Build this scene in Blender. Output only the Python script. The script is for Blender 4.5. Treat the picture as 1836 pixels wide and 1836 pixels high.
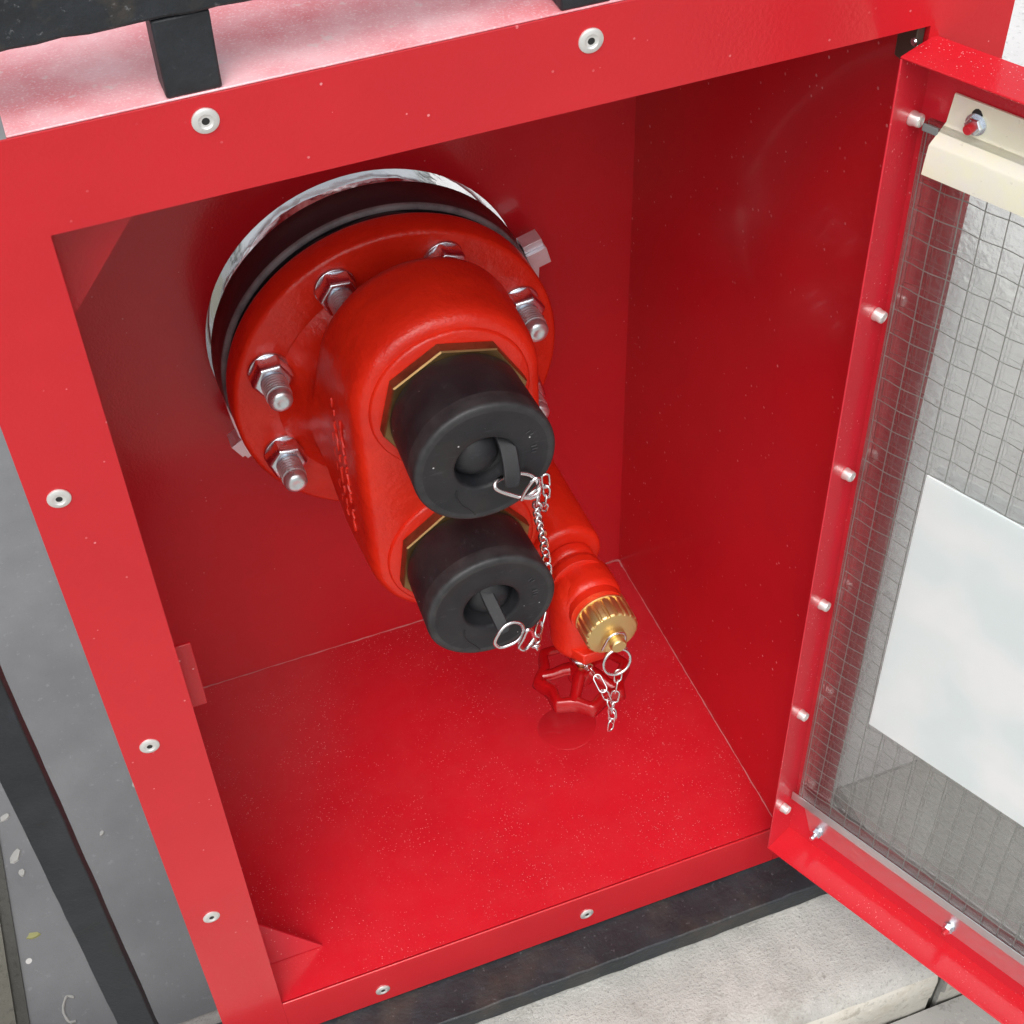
import bpy, bmesh, math, random
from mathutils import Vector, Matrix
random.seed(7)
PI = math.pi
SC = bpy.context.scene
for o in list(bpy.data.objects):
    bpy.data.objects.remove(o)
COL = SC.collection

# ------------------------------------------------------------------ camera
cam_d = bpy.data.cameras.new('camera')
cam = bpy.data.objects.new('camera', cam_d)
COL.objects.link(cam)
CAM_AX = (-0.3041, 0.8076, -0.0655)      # yaw, pitch, roll
def cam_rows(a, b, c):
    R0 = Matrix(((1, 0, 0), (0, 0, -1), (0, 1, 0)))
    ca, sa, cb, sb, cc, sc = math.cos(a), math.sin(a), math.cos(b), math.sin(b), math.cos(c), math.sin(c)
    yaw = Matrix(((ca, 0, sa), (0, 1, 0), (-sa, 0, ca)))
    pit = Matrix(((1, 0, 0), (0, cb, -sb), (0, sb, cb)))
    rol = Matrix(((cc, -sc, 0), (sc, cc, 0), (0, 0, 1)))
    return rol @ pit @ yaw @ R0
R = cam_rows(*CAM_AX)
right, up, back = R[0], -R[1], -R[2]
cam.matrix_world = Matrix(((right.x, up.x, back.x, 0.0036), (right.y, up.y, back.y, -0.6569),
                           (right.z, up.z, back.z, 1.2569), (0, 0, 0, 1)))
cam_d.sensor_width = 36
cam_d.lens = 2663.1 / 1836 * 36
cam_d.shift_x = 70.27 / 1836
cam_d.shift_y = 28.01 / 1836
cam_d.clip_start = 0.02
cam_d.clip_end = 500
SC.camera = cam

# ------------------------------------------------------------------ world, sun, exposure
SUN_EL, SUN_AZ = math.radians(58), math.radians(205)     # azimuth clockwise from +y
w = bpy.data.worlds.new('World'); SC.world = w; w.use_nodes = True
wt = w.node_tree; wt.nodes.clear()
wo = wt.nodes.new('ShaderNodeOutputWorld'); bg = wt.nodes.new('ShaderNodeBackground')
sky = wt.nodes.new('ShaderNodeTexSky'); sky.sky_type = 'NISHITA'; sky.sun_disc = False
sky.sun_elevation = SUN_EL; sky.sun_rotation = SUN_AZ
sky.air_density = 1.0; sky.dust_density = 6.0; sky.ozone_density = 1.0
hs = wt.nodes.new('ShaderNodeHueSaturation'); hs.inputs['Saturation'].default_value = 0.22
wt.links.new(sky.outputs[0], hs.inputs['Color']); wt.links.new(hs.outputs[0], bg.inputs[0])
bg.inputs[1].default_value = 0.15
wt.links.new(bg.outputs[0], wo.inputs[0])
sl = bpy.data.lights.new('sun', 'SUN'); sl.energy = 0.90; sl.angle = math.radians(80); sl.color = (1, 0.965, 0.92)
so = bpy.data.objects.new('sun', sl); COL.objects.link(so)
sdir = Vector((math.sin(SUN_AZ) * math.cos(SUN_EL), math.cos(SUN_AZ) * math.cos(SUN_EL), math.sin(SUN_EL)))
so.rotation_euler = sdir.to_track_quat('Z', 'Y').to_euler()
so.location = sdir * 10
SC.view_settings.view_transform = 'Standard'; SC.view_settings.look = 'None'
SC.view_settings.exposure = 0.27; SC.view_settings.gamma = 1
SC.cycles.max_bounces = 10; SC.cycles.transparent_max_bounces = 16
SC.cycles.diffuse_bounces = 5; SC.cycles.glossy_bounces = 6

# ------------------------------------------------------------------ materials
class M:
    def __init__(s, name):
        s.m = bpy.data.materials.new(name); s.m.use_nodes = True
        s.t = s.m.node_tree; s.t.nodes.clear()
        s.out = s.n('ShaderNodeOutputMaterial'); s.b = s.n('ShaderNodeBsdfPrincipled')
        s.l(s.b.outputs[0], s.out.inputs[0])
        s.tc = s.n('ShaderNodeTexCoord')
    def n(s, k): return s.t.nodes.new(k)
    def l(s, a, b): s.t.links.new(a, b)
    def noise(s, scale, detail=3, rough=.5, vec=None, stretch=None):
        q = s.n('ShaderNodeTexNoise'); q.inputs['Scale'].default_value = scale
        q.inputs['Detail'].default_value = detail; q.inputs['Roughness'].default_value = rough
        v = vec or s.tc.outputs['Object']
        if stretch:
            mp = s.n('ShaderNodeMapping'); mp.inputs['Scale'].default_value = stretch; s.l(v, mp.inputs[0]); v = mp.outputs[0]
        s.l(v, q.inputs['Vector']); return q.outputs['Fac']
    def vor(s, scale, feature='F1', out='Distance', rnd=1.0):
        q = s.n('ShaderNodeTexVoronoi'); q.inputs['Scale'].default_value = scale; q.feature = feature
        q.inputs['Randomness'].default_value = rnd
        s.l(s.tc.outputs['Object'], q.inputs['Vector']); return q.outputs[out]
    def ramp(s, f, stops, interp='LINEAR'):
        r = s.n('ShaderNodeValToRGB'); r.color_ramp.interpolation = interp
        e = r.color_ramp.elements
        while len(e) < len(stops): e.new(.5)
        for i, (p, c) in enumerate(stops):
            e[i].position = p; e[i].color = (c, c, c, 1) if isinstance(c, (int, float)) else (*c, 1)
        s.l(f, r.inputs[0]); return r.outputs[0]
    def mix(s, f, a, b, mode='MIX'):
        x = s.n('ShaderNodeMix'); x.data_type = 'RGBA'; x.blend_type = mode
        for i, v in ((0, f), (6, a), (7, b)):
            if isinstance(v, (int, float)): x.inputs[i].default_value = v
            elif isinstance(v, tuple): x.inputs[i].default_value = (*v, 1)
            else: s.l(v, x.inputs[i])
        return x.outputs[2]
    def mth(s, op, a, b=0.0):
        x = s.n('ShaderNodeMath'); x.operation = op
        for i, v in ((0, a), (1, b)):
            if isinstance(v, (int, float)): x.inputs[i].default_value = v
            else: s.l(v, x.inputs[i])
        return x.outputs[0]
    def bump(s, h, dist, strength=1.0, prev=None):
        b = s.n('ShaderNodeBump'); b.inputs['Distance'].default_value = dist; b.inputs['Strength'].default_value = strength
        s.l(h, b.inputs['Height'])
        if prev: s.l(prev, b.inputs['Normal'])
        s.l(b.outputs[0], s.b.inputs['Normal']); return b.outputs[0]
    def set(s, **k):
        nm = dict(col='Base Color', rough='Roughness', metal='Metallic', spec='Specular IOR Level', coat='Coat Weight',
                  coatr='Coat Roughness', trans='Transmission Weight', ior='IOR', alpha='Alpha')
        for a, v in k.items():
            i = s.b.inputs[nm[a]]
            if isinstance(v, tuple): i.default_value = (*v, 1)
            elif isinstance(v, (int, float)): i.default_value = v
            else: s.l(v, i)
        return s

def red_paint(name, base, rough, dust, peel=0.00006, peel_scale=520, speck_scale=260):
    """powder-coated sheet steel: orange-peel relief, fine light dust and glint specks"""
    m = M(name)
    big = m.noise(6, 4, .6)
    col = m.mix(m.ramp(big, [(.3, 0.0), (.75, 1.0)]), base, tuple(c * .86 for c in base))
    # dust and painted glints: some voronoi cells carry a speck; density follows large patches
    vd = m.vor(speck_scale); vc = m.vor(speck_scale, out='Color')
    sep = m.n('ShaderNodeSeparateColor'); m.l(vc, sep.inputs[0])
    pick = m.mth('GREATER_THAN', sep.outputs[0], 1 - dust)
    dot = m.mth('LESS_THAN', vd, m.mth('MULTIPLY', sep.outputs[1], .30))
    patch = m.ramp(m.noise(13, 5, .7), [(.44, .06), (.60, 1.0)])
    f = m.mth('MULTIPLY', m.mth('MULTIPLY', pick, dot), m.mth('MULTIPLY', patch, .75))
    col = m.mix(f, col, (.78, .34, .36))
    # thin film of dust
    film = m.ramp(m.noise(30, 5, .65), [(.4, 0.0), (.8, 1.0)])
    col = m.mix(m.mth('MULTIPLY', film, dust * .05), col, (.7, .4, .38))
    m.set(col=col, rough=m.mth('ADD', m.mth('MULTIPLY', m.noise(40, 3), .10), rough - .05), spec=.5, coat=.16, coatr=.07)
    m.bump(m.noise(peel_scale, 2, .5), peel)
    return m.m

RED = red_paint('cabinet_red_powder_coat', (.57, .012, .020), .22, .030, peel=.00016, peel_scale=420)
RED_FLOOR = red_paint('cabinet_floor_red_dust_glints', (.60, .013, .024), .20, .42, peel=.00016, peel_scale=420, speck_scale=620)
RED_DOOR = red_paint('door_red_powder_coat', (.62, .018, .034), .24, .12, peel=.00016, peel_scale=420, speck_scale=420)
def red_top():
    m = M('weathered_top_red_sky_glare')
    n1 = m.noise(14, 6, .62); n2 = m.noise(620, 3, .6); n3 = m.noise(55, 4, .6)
    col = m.mix(m.ramp(n1, [(.35, .34), (.65, .86)]), (.72, .03, .05), (.94, .58, .62))  # painted sky glare: pale pink mixed into the red
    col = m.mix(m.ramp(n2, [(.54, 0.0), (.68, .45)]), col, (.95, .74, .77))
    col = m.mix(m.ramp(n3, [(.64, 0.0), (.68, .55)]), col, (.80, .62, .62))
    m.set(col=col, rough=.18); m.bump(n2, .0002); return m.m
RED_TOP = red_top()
def cast_red():
    m = M('cast_iron_orange_red_paint')
    col = m.mix(m.ramp(m.noise(22, 4, .6), [(.3, 0.0), (.75, 1.0)]), (.74, .028, .009), (.62, .018, .007))
    chip = m.ramp(m.noise(60, 5, .7), [(.745, 0.0), (.755, 1.0)])
    col = m.mix(chip, col, (.06, .035, .025))
    m.set(col=col, rough=m.mth('ADD', m.mth('MULTIPLY', m.noise(90, 3), .16), .24))
    b = m.bump(m.noise(48, 4, .6), .0024, .7)
    m.bump(m.noise(420, 3, .55), .00022, 1, b); return m.m
CAST = cast_red()
def wet_red():
    m = M('glossy_red_enamel')
    m.set(col=m.mix(m.noise(50, 3), (.44, .006, .008), (.34, .004, .006)), rough=.12, coat=.5, coatr=.05)
    m.bump(m.noise(160, 3), .0006); return m.m
ENAMEL = wet_red()
def rubber():
    m = M('black_rubber')
    g = m.noise(35, 5, .6)
    col = m.mix(m.ramp(g, [(.35, 0.0), (.8, 1.0)]), (.008, .009, .012), (.022, .022, .024))
    br = m.ramp(m.noise(22, 4, .6), [(.55, 0.0), (.75, .5)])
    col = m.mix(br, col, (.024, .016, .011))
    vd = m.vor(150); vc = m.vor(150, out='Color'); sp = m.n('ShaderNodeSeparateColor'); m.l(vc, sp.inputs[0])
    f = m.mth('MULTIPLY', m.mth('GREATER_THAN', sp.outputs[0], .84), m.mth('LESS_THAN', vd, m.mth('MULTIPLY', sp.outputs[1], .11)))
    scr = m.ramp(m.noise(60, 6, .75, stretch=(1, 1, 5)), [(.60, 0.0), (.66, .35)])
    col = m.mix(scr, col, (.060, .062, .068))
    col = m.mix(f, col, (.55, .55, .55))
    m.set(col=col, rough=m.mth('ADD', m.mth('MULTIPLY', g, .2), .42), spec=.5)
    b = m.bump(m.noise(28, 3), .0012, .6)
    m.bump(m.noise(600, 3), .00008, 1, b); return m.m
RUBBER = rubber()
def rubber_worn():
    m = M('rubber_worn_rim')
    g = m.noise(70, 4, .6)
    m.set(col=m.mix(m.ramp(g, [(.3, 0.0), (.7, 1.0)]), (.014, .015, .017), (.038, .038, .040)), rough=.5); m.bump(m.noise(120, 3), .0003); return m.m
RUBBER_W = rubber_worn()
def metal(name, col, rough, bscale=300, bd=.00005, dirt=None, metal=1.0):
    m = M(name)
    c = col
    if dirt: c = m.mix(m.ramp(m.noise(45, 5, .65), [(.42, 0.0), (.68, 1.0)]), col, dirt)
    m.set(col=c, metal=metal, rough=m.mth('ADD', m.mth('MULTIPLY', m.noise(120, 4), .22), rough - .1))
    m.bump(m.noise(bscale, 3), bd); return m.m
ZINC = metal('zinc_plated_steel', (.80, .86, .93), .23, metal=1.0)
STUDM = metal('threaded_stud_zinc', (.78, .88, .92), .30, metal=.9)
CHAINM = metal('stainless_wire', (.85, .85, .87), .20)
ALU = metal('rivet_aluminium', (.86, .86, .84), .38, metal=.75)
BRASS = metal('clean_brass', (.82, .62, .28), .40)
BRONZE = metal('tarnished_bronze', (.26, .13, .06), .42, dirt=(.10, .05, .03), metal=.8)
BRONZE_EDGE = metal('worn_bronze_edge', (.36, .23, .10), .42)
GALV = metal('galvanised_strip', (.72, .72, .74), .34, 200, .0002)
CASTGREY = metal('bare_cast_lug', (.84, .85, .90), .45, 500, .0003, metal=.75)
OLIVE = metal('yellow_passivated_bracket', (.86, .87, .68), .30, 250, .0001, dirt=(.84, .84, .76), metal=.1)
CLAD = metal('bright_pipe_cladding', (.98, .98, .98), .13, 30, .0025, metal=1.0)
DARKFL = metal('dark_painted_steel', (.030, .026, .030), .34, metal=0.0)
GREYED = metal('grey_gasket_edge', (.20, .20, .21), .5, metal=0.0, dirt=(.09, .09, .10))
HINGE = metal('dark_hinge_steel', (.09, .075, .06), .5, metal=.4)
def rail_black(name, rust, crisp=False):
    m = M(name)
    n1 = m.noise(24, 6, .65)
    col = m.mix(m.ramp(n1, [(.35, 0.0), (.75, 1.0)]), (.009, .012, .015), (.022, .027, .033))
    nr = m.noise(15, 6, .62)
    r = m.ramp(nr, [(.50, 0.0), ((.60 if crisp else .78), rust)])
    col = m.mix(r, col, m.mix(m.noise(90, 4), (.050, .036, .024), (.105, .085, .065)))
    if crisp: col = m.mix(m.ramp(nr, [(.555, 0.0), (.572, rust), (.576, rust), (.59, 0.0)]), col, (.15, .16, .16))
    pal = m.ramp(m.noise(230, 5, .7), [(.62, 0.0), (.70, rust)])
    col = m.mix(pal, col, (.15, .16, .17))
    m.set(col=col, rough=m.mth('ADD', m.mth('MULTIPLY', n1, .35), .34))
    b = m.bump(m.noise(38, 5, .65), .0020, .8)
    m.bump(m.noise(300, 4), .0002, 1, b); return m.m
BLACK = rail_black('black_railing_paint', .12)
BLACK_R = rail_black('rusty_black_rail_paint', .75, True)
BLACK_B = rail_black('worn_black_bottom_rail', .55)
def concrete(name, a, b, spots, rough=.85, bump=.0012, scale=14, blotch=None, grit=.55, stain=None):
    m = M(name)
    n1 = m.noise(scale, 7, .65); n2 = m.noise(scale * 16, 4, .7)
    col = m.mix(m.ramp(n1, [(.3, 0.0), (.72, 1.0)]), a, b)
    col = m.mix(m.ramp(n2, [(.56, 0.0), (.66, grit)]), col, tuple(c * .55 for c in a))
    col = m.mix(m.ramp(n2, [(.30, .45), (.40, 0.0)]), col, tuple(min(.85, c * 1.35) for c in b))
    if blotch: col = m.mix(m.ramp(m.noise(scale * .6, 5, .7), [(.50, 0.0), (.68, .6)]), col, blotch)
    if stain:
        col = m.mix(m.ramp(m.noise(scale * .8, 8, .75), [(.54, 0.0), (.66, .55)]), col, stain)
        col = m.mix(m.ramp(m.noise(scale * 3.1, 6, .75), [(.60, 0.0), (.68, .5)]), col, tuple(c * .6 for c in stain))
    if spots:
        vd = m.vor(26); vc = m.vor(26, out='Color'); sp = m.n('ShaderNodeSeparateColor'); m.l(vc, sp.inputs[0])
        f = m.mth('MULTIPLY', m.mth('GREATER_THAN', sp.outputs[0], .72), m.mth('LESS_THAN', vd, m.mth('MULTIPLY', sp.outputs[1], .10)))
        col = m.mix(f, col, (.62, .62, .60))
        f = m.mth('MULTIPLY', m.mth('LESS_THAN', sp.outputs[0], .12), m.mth('LESS_THAN', vd, m.mth('MULTIPLY', sp.outputs[1], .12)))
        col = m.mix(f, col, (.05, .05, .05))
    m.set(col=col, rough=rough, spec=.3)
    bb = m.bump(n1, bump, .7); m.bump(n2, bump * .5, 1, bb); return m.m
KERB = concrete('rough_kerb_concrete', (.36, .36, .34), (.53, .53, .50), False, .9, .0035, 18, blotch=(.56, .55, .52), stain=(.27, .255, .22))
FASCIA = concrete('smooth_kerb_fascia', (.50, .49, .44), (.58, .56, .50), False, .85, .0008, 9, stain=(.36, .32, .24))
GROUND = concrete('grey_floor_concrete', (.145, .149, .155), (.21, .214, .22), True, .62, .0006, 6, grit=.12)
DARKBAND = concrete('dark_damp_gutter', (.055, .055, .048), (.09, .09, .08), False, .6, .002, 8)
OLDGREEN = concrete('mossy_concrete', (.13, .13, .105), (.18, .175, .15), False, .8, .002, 8)
PALE = concrete('pale_pavement', (.56, .56, .56), (.64, .64, .64), False, .55, .0005, 6)
FRONTP = concrete('front_pavement', (.28, .275, .26), (.38, .37, .35), True, .8, .001, 6)
def simple(name, col, rough=.6, **k):
    m = M(name); m.set(col=m.mix(m.noise(60, 3), col, tuple(c * .85 for c in col)), rough=rough, **k); return m.m
HOLE = simple('dark_rivet_bore', (.02, .02, .02), .6)
REDPLASTIC = simple('red_stud_tip', (.55, .02, .03), .4)
SEAL = simple('dusty_joint_sealant', (.62, .20, .21), .6)
PADG = simple('grey_glazing_pad', (.20, .23, .23), .7)
FLAKE = simple('pale_paint_flake', (.40, .40, .38), .8)
LEAFM = simple('yellow_green_leaf', (.34, .34, .14), .7)
WATER = M('shallow_water_film').set(col=(.50, .014, .022), rough=.06, coat=.3, coatr=.03).m
WIRE = metal('glass_wire', (.42, .42, .40), .45, metal=.5)
def glassmat():
    m = M('patterned_wired_glass'); m.t.nodes.remove(m.b)
    tr = m.n('ShaderNodeBsdfTransparent')
    m.l(m.mix(m.ramp(m.noise(7, 3), [(.3, 0.0), (.7, 1.0)]), (.96, .97, .96), (.90, .91, .905)), tr.inputs[0])
    gl = m.n('ShaderNodeBsdfGlossy'); gl.inputs['Roughness'].default_value = .09
    df = m.n('ShaderNodeBsdfTranslucent'); df.inputs[0].default_value = (.8, .82, .8, 1)
    fr = m.n('ShaderNodeFresnel'); fr.inputs[0].default_value = 1.5
    b = m.n('ShaderNodeBump'); b.inputs['Distance'].default_value = .00010
    h = m.mth('ADD', m.noise(190, 3, .6), m.mth('MULTIPLY', m.noise(60, 3, .6), 1.5))
    m.l(h, b.inputs['Height'])
    for q in (gl, fr): m.l(b.outputs[0], q.inputs['Normal'])
    m1 = m.n('ShaderNodeMixShader'); m1.inputs[0].default_value = .05
    m.l(tr.outputs[0], m1.inputs[1]); m.l(df.outputs[0], m1.inputs[2])
    m2 = m.n('ShaderNodeMixShader'); m.l(m.mth('MINIMUM', fr.outputs[0], .6), m2.inputs[0])
    m.l(m1.outputs[0], m2.inputs[1]); m.l(gl.outputs[0], m2.inputs[2]); m.l(m2.outputs[0], m.out.inputs[0]); return m.m
GLASS = glassmat()
def signmat():
    m = M('white_sign_plastic'); m.t.nodes.remove(m.b)
    d = m.n('ShaderNodeBsdfDiffuse'); t = m.n('ShaderNodeBsdfTranslucent')
    g = m.ramp(m.noise(14, 2, .4), [(.40, 0.0), (.60, 1.0)])
    c = m.mix(g, (.87, .94, .94), (.96, .985, .985))
    m.l(c, d.inputs[0]); m.l(c, t.inputs[0])
    x = m.n('ShaderNodeMixShader'); x.inputs[0].default_value = .40
    m.l(d.outputs[0], x.inputs[1]); m.l(t.outputs[0], x.inputs[2]); m.l(x.outputs[0], m.out.inputs[0]); return m.m
SIGN = signmat()

# ------------------------------------------------------------------ object helpers
def mkobj(name, bm, mat, parent=None, smooth=False, loc=None, bevel=0, segs=2, sharp=40):
    me = bpy.data.meshes.new(name); bmesh.ops.recalc_face_normals(bm, faces=bm.faces[:]); bm.to_mesh(me); bm.free()
    for f in me.polygons: f.use_smooth = smooth or bevel > 0
    if (smooth or bevel > 0): me.set_sharp_from_angle(angle=math.radians(sharp))
    mats = mat if isinstance(mat, (list, tuple)) else [mat]
    for x in mats: me.materials.append(x)
    o = bpy.data.objects.new(name, me); COL.objects.link(o)
    if parent: o.parent = parent
    if loc: o.location = loc
    if bevel:
        b = o.modifiers.new('bevel', 'BEVEL'); b.width = bevel; b.segments = segs; b.limit_method = 'ANGLE'; b.angle_limit = math.radians(40)
        b.harden_normals = False
    return o
def thing(name, label, cat, loc=(0, 0, 0), group=None, rot=None):
    o = bpy.data.objects.new(name, None); COL.objects.link(o); o.location = loc
    o.empty_display_size = .05
    if rot: o.rotation_euler = rot
    o['label'] = label; o['category'] = cat
    if group: o['group'] = group
    return o
def tag(o, label, cat, group=None):
    o['label'] = label; o['category'] = cat
    if group: o['group'] = group
    return o
def struct(o): o['kind'] = 'structure'; return o
def box(bm, x0, x1, y0, y1, z0, z1, mi=0):
    v = [bm.verts.new((x, y, z)) for z in (z0, z1) for y in (y0, y1) for x in (x0, x1)]
    fs = []
    for f in ((0, 1, 3, 2), (4, 6, 7, 5), (0, 4, 5, 1), (2, 3, 7, 6), (0, 2, 6, 4), (1, 5, 7, 3)):
        q = bm.faces.new([v[i] for i in f]); q.material_index = mi; fs.append(q)
    return fs
def B(): return bmesh.new()
def boxobj(name, d, mat, parent=None, bevel=0, **k):
    bm = B(); box(bm, *d); return mkobj(name, bm, mat, parent, bevel=bevel, **k)
AX = {'y': lambda c, r, a, h: (c[0] + r * math.cos(a), h, c[2] + r * math.sin(a)),
      'z': lambda c, r, a, h: (c[0] + r * math.cos(a), c[1] + r * math.sin(a), h),
      'x': lambda c, r, a, h: (h, c[1] + r * math.cos(a), c[2] + r * math.sin(a))}
def lathe(bm, prof, c, axis='y', n=64, rf=None, close=True, mis=None):
    """prof: list of (r, h)"""
    rings = []
    for i, (r, h) in enumerate(prof):
        if r < 1e-6: rings.append([bm.verts.new(AX[axis](c, 0, 0, h))])
        else: rings.append([bm.verts.new(AX[axis](c, (rf(r, 2 * PI * j / n, i) if rf else r), 2 * PI * j / n, h)) for j in range(n)])
    for i in range(len(rings) - 1):
        a, b = rings[i], rings[i + 1]
        for j in range(n):
            k = (j + 1) % n
            if len(a) == 1 and len(b) == 1: continue
            if len(a) == 1: f = bm.faces.new((a[0], b[j], b[k]))
            elif len(b) == 1: f = bm.faces.new((a[j], b[0], a[k]))
            else: f = bm.faces.new((a[j], b[j], b[k], a[k]))
            if mis: f.material_index = mis[i]
    if close:
        for rr in (rings[0], rings[-1]):
            if len(rr) > 1: bm.faces.new(rr)
    return bm
def tube(bm, pts, r, closed=False, n=8):
    pts = [Vector(p) for p in pts]; m = len(pts); rings = []
    tang = []
    for i in range(m):
        if closed: t = pts[(i + 1) % m] - pts[i - 1]
        else: t = pts[min(i + 1, m - 1)] - pts[max(i - 1, 0)]
        tang.append(t.normalized())
    nrm = tang[0].orthogonal().normalized()
    for i in range(m):
        nrm = (nrm - tang[i] * nrm.dot(tang[i])).normalized()
        bi = tang[i].cross(nrm)
        rr = r[i] if isinstance(r, (list, tuple)) else r
        rings.append([bm.verts.new(pts[i] + (nrm * math.cos(2 * PI * j / n) + bi * math.sin(2 * PI * j / n)) * rr) for j in range(n)])
    if closed:
        # find the twist that best matches first ring
        best = min(range(n), key=lambda s: sum((rings[-1][j].co - rings[0][(j + s) % n].co).length for j in range(n)))
    for i in range(m if closed else m - 1):
        a = rings[i]; last = closed and i == m - 1
        b = rings[(i + 1) % m]
        for j in range(n):
            k = (j + 1) % n
            if last: bm.faces.new((a[j], b[(j + best) % n], b[(k + best) % n], a[k]))
            else: bm.faces.new((a[j], b[j], b[k], a[k]))
    if not closed: bm.faces.new(rings[0]); bm.faces.new(rings[-1])
    return bm
def smoothpath(pts, closed=False, k=6):
    P = [Vector(p) for p in pts]; n = len(P); out = []
    rng = range(n) if closed else range(n - 1)
    g = (lambda i: P[i % n]) if closed else (lambda i: P[max(0, min(n - 1, i))])
    for i in rng:
        p0, p1, p2, p3 = g(i - 1), g(i), g(i + 1), g(i + 2)
        for s in range(k):
            t = s / k
            out.append(.5 * ((2 * p1) + (-p0 + p2) * t + (2 * p0 - 5 * p1 + 4 * p2 - p3) * t * t + (-p0 + 3 * p1 - 3 * p2 + p3) * t ** 3))
    if not closed: out.append(P[-1])
    return out

# ------------------------------------------------------------------ the setting
KZ = -0.09
bm = B(); box(bm, -40, 0.42, 0.067, 60, -.40, -.352)
struct(mkobj('ground', bm, GROUND))
bm = B(); box(bm, 0.42, 40, 0.0672, 60, -.39, -.0935)
struct(mkobj('pavement', bm, PALE))
bm = B(); box(bm, -40, 40, -40, -.155, -.40, -.17)
struct(mkobj('front_pavement', bm, FRONTP))
bm = B(); box(bm, -.294, -.280, .067, 9, -.352, -.3495)
struct(mkobj('gutter', bm, DARKBAND))
bm = B(); box(bm, -1.6, -.294, .067, 9, -.352, -.346)
struct(mkobj('raised_path', bm, OLDGREEN))

# kerb stones under the railing
def kerb(x0, x1, label, seedv):
    rnd = random.Random(seedv)
    bm = B(); nx = max(6, int((x1 - x0) / .02)); ny = 12
    prof = [(-.152, -.40), (-.152, -.150), (-.1545, -.146), (-.1545, -.112), (-.152, -.100), (-.145, -.0915)] + \
           [(-.145 + (.205) * j / ny, KZ) for j in range(1, ny)] + [(.062, -.0915), (.067, -.098), (.067, -.40)]
    cols = []
    for i in range(nx + 1):
        x = x0 + (x1 - x0) * i / nx; cv = []
        for k, (y, z) in enumerate(prof):
            j = .0012 if 0 < k < len(prof) - 1 else 0
            e = .0 if 0 < i < nx else .002
            cv.append(bm.verts.new((x + (rnd.uniform(0, .002) * (1 if i == 0 else -1) if e else 0), y + rnd.uniform(-j, j), z + rnd.uniform(-j, j) * .5)))
        cols.append(cv)
    for i in range(nx):
        for k in range(len(prof) - 1):
            f = bm.faces.new((cols[i][k], cols[i + 1][k], cols[i + 1][k + 1], cols[i][k + 1]))
            f.material_index = 0 if k >= 4 else 1
    bm.faces.new(cols[0]); bm.faces.new(list(reversed(cols[-1])))
    o = mkobj('kerb_block', bm, [KERB, FASCIA], smooth=True, sharp=50)
    return tag(o, label, 'kerb block', 'kerb blocks under the railing')
kerb(-1.4, .605, 'rough pale grey concrete kerb block directly under the cabinet and railing', 1)
kerb(.617, 2.2, 'concrete kerb block past the joint, below the open glazed door', 2)
bm = B(); box(bm, .6055, .6165, -.146, .06, -.40, -.106)
struct(mkobj('mortar_joint', bm, DARKBAND))

# railing
rl = thing('metal_railing', 'old black painted metal railing running behind and under the red cabinet', 'railing', (0, 0, -.062))
def rough_bar(name, d, mat, parent, amp, step=.012, bevel=.002):
    x0, x1, y0, y1, z0, z1 = d; L = (x1 - x0, y1 - y0, z1 - z0); ax = L.index(max(L)); n = max(2, int(L[ax] / step))
    bm = B(); rings = []
    lo = (x0, y0, z0); hi = (x1, y1, z1); oth = [a for a in range(3) if a != ax]
    for i in range(n + 1):
        rg = []
        for (s, t) in ((0, 0), (1, 0), (1, 1), (0, 1)):
            co = [0, 0, 0]; co[ax] = lo[ax] + L[ax] * i / n
            co[oth[0]] = (hi if s else lo)[oth[0]] + random.uniform(-amp, amp)
            co[oth[1]] = (hi if t else lo)[oth[1]] + random.uniform(-amp, amp)
            rg.append(bm.verts.new(co))
        rings.append(rg)
    for i in range(n):
        for j in range(4): bm.faces.new((rings[i][j], rings[i + 1][j], rings[i + 1][(j + 1) % 4], rings[i][(j + 1) % 4]))
    bm.faces.new(rings[0]); bm.faces.new(rings[-1])
    o = mkobj(name, bm, mat, parent, bevel=bevel, sharp=60); return o
def rel(d, p): return (d[0] - p[0], d[1] - p[0] + p[0] - p[0] if False else d[1] - p[0], d[2] - p[1], d[3] - p[1], d[4] - p[2], d[5] - p[2])
RP = (0, 0, -.062)
rough_bar('top_rail', rel((-1.2, .585, -.001, .034, .9305, .958), RP), BLACK_R, rl, .0007)
rough_bar('bottom_rail', rel((-1.2, .585, -.043, .036, -.0885, -.0625), RP), BLACK_B, rl, .0006)
for k in range(-5, 3):
    xc = .0845 + k * (.2045 if k > 0 else .207)
    z0 = -.0625
    if 0 <= k <= 2: z0 = .8902                    # cut short where the cabinet stands in the railing
    o = rough_bar('baluster', rel((xc - .014, xc + .014, .0006, .0205, z0, .930), RP), BLACK, rl, .0003, .02, .0012)

# ------------------------------------------------------------------ cabinet
W, H, D = .5, .8334, .3788
cb = thing('red_cabinet', 'open red powder coated steel cabinet with riveted front frame and glazed door', 'cabinet', (.25, .19, -.06))
CB = Vector(cb.location)
def cbo(o):
    o.location = Vector(o.location) - CB; return o
T = .0015
# front frame of four riveted strips
bm = B(); box(bm, -.0547, 0, -.0015, 0.0, -.060, .889); cbo(mkobj('frame_strip', bm, RED, cb))
bm = B(); box(bm, .5, .5545, -.0015, 0.0, -.060, .889); cbo(mkobj('frame_strip', bm, RED, cb))
bm = B(); box(bm, .0, .5, -.0015, 0.0, H, .889); cbo(mkobj('frame_strip', bm, RED, cb))
bm = B(); box(bm, .0, .5, -.0022, 0.0, -.060, 0); cbo(mkobj('frame_strip', bm, RED, cb, bevel=.0014, segs=3))
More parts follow.
